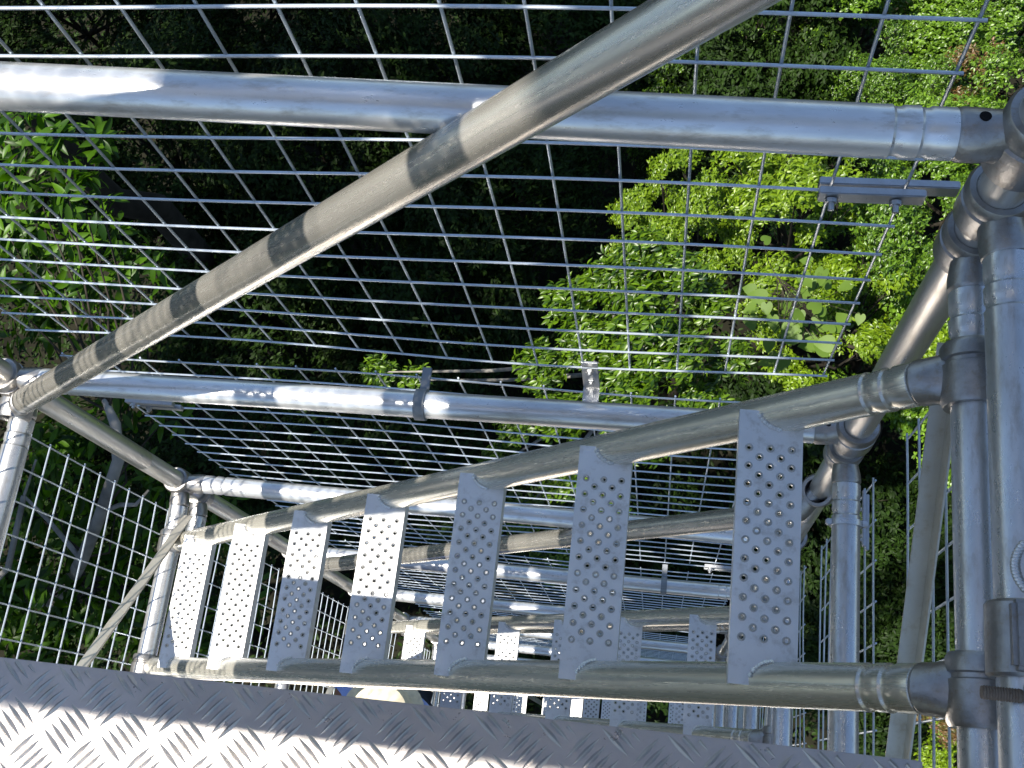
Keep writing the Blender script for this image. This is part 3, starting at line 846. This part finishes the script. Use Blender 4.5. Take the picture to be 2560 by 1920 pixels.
# ---- the near glossy tree in the middle
def own_tree(name, label, base, clumps, dens, leaf, shape, mat, per, seed, trunkpts, trunkr, limbs, bark, cat='tree', cut=None, **kw):
    t = empty(name, base, label, cat)
    me = crown('crown', [((V(c)-V(base))[:], r) for c, r in clumps], dens, leaf, shape, mat, per, seed, cut=cut, hi=True, **kw)
    o = bpy.data.objects.new('crown', me); COL.objects.link(o); o.parent = t
    bm = bmesh.new(); poly_tube(bm, trunkpts, trunkr, 10)
    obj('trunk', bm, bark, t, angle=60)
    for pts, rr in limbs:
        bm = bmesh.new(); poly_tube(bm, pts, rr, 8); obj('limb', bm, bark if max(rr) > .0125 else M_BARKD, t, angle=60)
    return t
g = random.Random(5)
cl = []
for (px, py, z, r) in ((1610, 640, -9.0, .34), (1530, 700, -9.2, .36), (1690, 690, -9.1, .36), (1420, 760, -9.6, .34), (1600, 790, -9.0, .42), (1770, 760, -9.5, .32), (1480, 860, -9.6, .42), (1680, 880, -9.3, .42),
                       (1350, 920, -10.2, .36), (1820, 900, -10.0, .30), (1560, 960, -9.6, .44), (1750, 1000, -10.2, .38), (1400, 1040, -10.6, .40), (1290, 1060, -11.0, .30), (1600, 1090, -10.4, .42), (1250, 1160, -11.5, .34),
                       (1420, 1190, -11.4, .40), (1300, 1290, -12.2, .36), (1520, 1290, -11.8, .34), (950, 930, -12.5, .30), (1040, 950, -12.6, .26), (1380, 1400, -13, .4)):
    cl.append((at(px, py, z), r))
base = at(1500, 1200, ZG)
trk = [base, base.lerp(at(1520, 1050, -14), .5)+V((.2, .1, 0)), at(1520, 1050, -14), at(1560, 860, -9.7)]
limbs = []
for c, r in cl:
    s = trk[2].lerp(trk[3], g.uniform(.05, .9)); limbs.append(([s, s.lerp(V(c), .5)+V((0, 0, -.12)), V(c)], [.03, .022, .008]))
own_tree('glossy_tree', 'nearest tree with glossy lance-shaped sunlit leaves behind the middle of the wall mesh', base, [(c, r*.76) for c, r in cl], 135, .088, 'lance', M_LEAF_MID, 8, 21, trk, [.16, .13, .10, .03], limbs, M_BARK)

# ---- large-leaved tree at the left
cl = []
for (px, py, z, r) in ((60, 330, -5.6, .26), (150, 360, -5.4, .24), (230, 380, -5.5, .20), (80, 450, -5.6, .28), (200, 470, -5.5, .24), (110, 560, -5.9, .30), (250, 580, -6.0, .26), (60, 680, -6.2, .32), (200, 700, -6.1, .32), (340, 690, -6.3, .26),
                       (110, 820, -6.4, .32), (270, 830, -6.4, .30), (370, 820, -6.8, .24), (20, 560, -6.0, .3), (-60, 450, -5.8, .3), (-70, 650, -6.2, .34), (300, 1010, -7.0, .26), (420, 1040, -7.0, .18), (190, 1100, -7.4, .40), (90, 1180, -7.0, .42), (300, 1240, -7.6, .42), (150, 1330, -7.4, .45),
                       (330, 1400, -7.8, .44), (60, 1450, -7.4, .44), (230, 1530, -8.0, .48), (-60, 1250, -7.2, .45), (420, 1280, -8.2, .34), (60, 1620, -8.0, .5), (390, 1560, -8.4, .4), (540, 1300, -8.4, .26), (610, 1500, -9, .34), (520, 1640, -9, .34)):
    cl.append((at(px, py, z), r))
base = at(60, 1500, ZG)
trk = [base, base.lerp(at(150, 1500, -10), .5), at(150, 1500, -10), at(205, 1400, -7.0), at(250, 1290, -6.6), at(296, 1150, -6.2), at(288, 1060, -6.1), at(262, 1000, -6.1)]
limbs = [([at(255, 1280, -6.6), at(300, 1262, -6.5), at(340, 1262, -6.4), at(372, 1225, -6.4)], [.018, .016, .013, .008]),
         ([at(205, 1400, -7.0), at(120, 1300, -6.9), at(60, 1240, -6.8), at(90, 1150, -6.6)], [.02, .016, .012, .008]),
         ([at(60, 1240, -6.8), at(20, 1420, -6.9), at(-20, 1460, -7.0)], [.02, .022, .024])]
for c, r in cl:
    s = min([trk[q].lerp(trk[q+1], g.random()) for q in (2, 3, 4, 5, 6) for _ in (0, 1, 2)], key=lambda p: (p-V(c)).length); k_ = V((g.uniform(-.15, .15), g.uniform(-.15, .15), -.12)); limbs.append(([s, s.lerp(V(c), .35)+k_, s.lerp(V(c), .7)+k_*.4, V(c)], [.010, .008, .006, .003]))
own_tree('broadleaf_tree', 'large-leaved tree at the left edge, its pale trunk showing through the end mesh', base, [(c, r*.85) for c, r in cl], 20, .145, 'lance', M_LEAF_BIG, 6, 22, trk, [.16, .12, .075, .046, .042, .038, .034, .02], limbs, M_BARK, droop=.45,
         cut=lambda P: (P[:, 0]+at(60, 1500, ZG).x < -1.62) | (P[:, 1]+at(60, 1500, ZG).y > 1.0))

# ---- climber with soft heart-shaped leaves
gp = np.random.default_rng(9)
base = at(2010, 800, ZG)
P, DR, U, LN = [], [], [], []
stem = [base, at(2010, 860, -16), at(2030, 800, -13.2), at(1995, 730, -12.6), at(1940, 690, -12.5)]
for i in range(46):
    px, py = 1990+gp.normal()*68, 775+gp.normal()*58
    z = -12.8+gp.normal()*.3
    P.append(at(px, py, z)); a = gp.uniform(0, 6.28); DR.append((math.cos(a), math.sin(a), -.25)); U.append((gp.normal()*.3, gp.normal()*.3, 1)); LN.append(gp.uniform(.14, .26))
P = np.array([p[:] for p in P]) - np.array(base[:])
t = empty('heart_leaf_vine', base, 'climber with soft pale heart-shaped leaves right of the glossy tree', 'vine')
bm = bmesh.new()
HO = [(.10, 0), (-.10, .14), (-.08, .30), (.08, .43), (.28, .46), (.48, .40), (.66, .29), (.82, .15), (1.0, 0)]
for p, d_, u_, ln in zip(P, norm(np.array(DR)), norm(np.array(U)), LN):
    p, d_, u_ = V(p), V(d_), V(u_); sd_ = d_.cross(u_).normalized(); u_ = sd_.cross(d_)
    def hv(t, w): return p + d_*(t*ln) + sd_*(w*ln) + u_*(ln*(.18*abs(w) - .22*max(0, t-.2)**2 - .25*w*w))
    mid = [bm.verts.new(hv(t, 0)) for t in (.10, .40, .70, 1.0)]
    for sg in (1, -1):
        rim = [bm.verts.new(hv(t, w*sg)) for t, w in HO[1:-1]]
        for f in ((mid[0], rim[0], rim[1], rim[2]), (mid[0], rim[2], rim[3], mid[1]), (mid[1], rim[3], rim[4], rim[5]), (mid[1], rim[5], mid[2]), (mid[2], rim[5], rim[6], mid[3])):
            bm.faces.new(f if sg == 1 else f[::-1])
me = bpy.data.meshes.new('foliage'); bm.to_mesh(me); bm.free(); me.materials.append(M_LEAF_HEART)
for p_ in me.polygons: p_.use_smooth = True
o = bpy.data.objects.new('foliage', me); COL.objects.link(o); o.parent = t
bm = bmesh.new(); poly_tube(bm, stem, [.04, .03, .02, .012, .006], 7)
for p in P: 
    q = V(p)+V(base); s = stem[2].lerp(stem[4], gp.random()); poly_tube(bm, [s, s.lerp(q, .5)-V((0, 0, .12)), q], [.006, .004, .003], 4)
obj('stem', bm, M_BARKD, t, angle=60)

# ---- undergrowth on the forest floor
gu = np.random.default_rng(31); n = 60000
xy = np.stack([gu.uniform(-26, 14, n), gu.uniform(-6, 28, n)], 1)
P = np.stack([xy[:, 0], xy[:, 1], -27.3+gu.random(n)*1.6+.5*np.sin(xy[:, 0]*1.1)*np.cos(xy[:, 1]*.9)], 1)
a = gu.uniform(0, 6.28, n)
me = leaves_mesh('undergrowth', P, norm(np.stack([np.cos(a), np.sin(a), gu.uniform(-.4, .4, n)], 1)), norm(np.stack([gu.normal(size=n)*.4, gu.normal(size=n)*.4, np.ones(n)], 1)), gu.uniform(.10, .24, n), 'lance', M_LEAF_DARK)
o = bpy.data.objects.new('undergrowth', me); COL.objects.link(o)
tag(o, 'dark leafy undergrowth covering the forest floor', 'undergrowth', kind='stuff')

# ------------------------------------------------------------------ ground
bm = bmesh.new()
bmesh.ops.create_grid(bm, x_segments=90, y_segments=90, size=150)
for v in bm.verts:
    v.co.z = -27.8 + .5*math.sin(v.co.x*.3+1)*math.cos(v.co.y*.25) + max(0, math.hypot(v.co.x, v.co.y)-40)*.25
gr = obj('ground', bm, M_SOIL); gr['kind'] = 'structure'

# ------------------------------------------------------------------ light
sun = bpy.data.lights.new('Sun', 'SUN'); so = bpy.data.objects.new('Sun', sun); COL.objects.link(so)
sun.energy = 5.0; sun.angle = math.radians(.53); sun.color = (1, .94, .84)
so.rotation_euler = V((SX, SY, -1)).to_track_quat('-Z', 'Y').to_euler(); so.location = (-3, -2, 9)
w = bpy.data.worlds.new('World'); scn.world = w; w.use_nodes = True
nt = w.node_tree
bg = nt.nodes['Background']; sky = nt.nodes.new('ShaderNodeTexSky'); sky.sky_type = 'NISHITA'; sky.sun_disc = False
sky.sun_elevation = math.atan2(1, math.hypot(SX, SY)); sky.sun_rotation = math.atan2(-SX, -SY)
nt.links.new(sky.outputs[0], bg.inputs[0]); bg.inputs[1].default_value = .075; sky.ozone_density = 1.6; sky.air_density = 1.15; sky.dust_density = .4
scn.view_settings.view_transform = 'Standard'; scn.view_settings.look = 'None'
scn.view_settings.exposure = 1.25; scn.view_settings.gamma = 1
scn.cycles.max_bounces = 6; scn.cycles.use_denoising = True
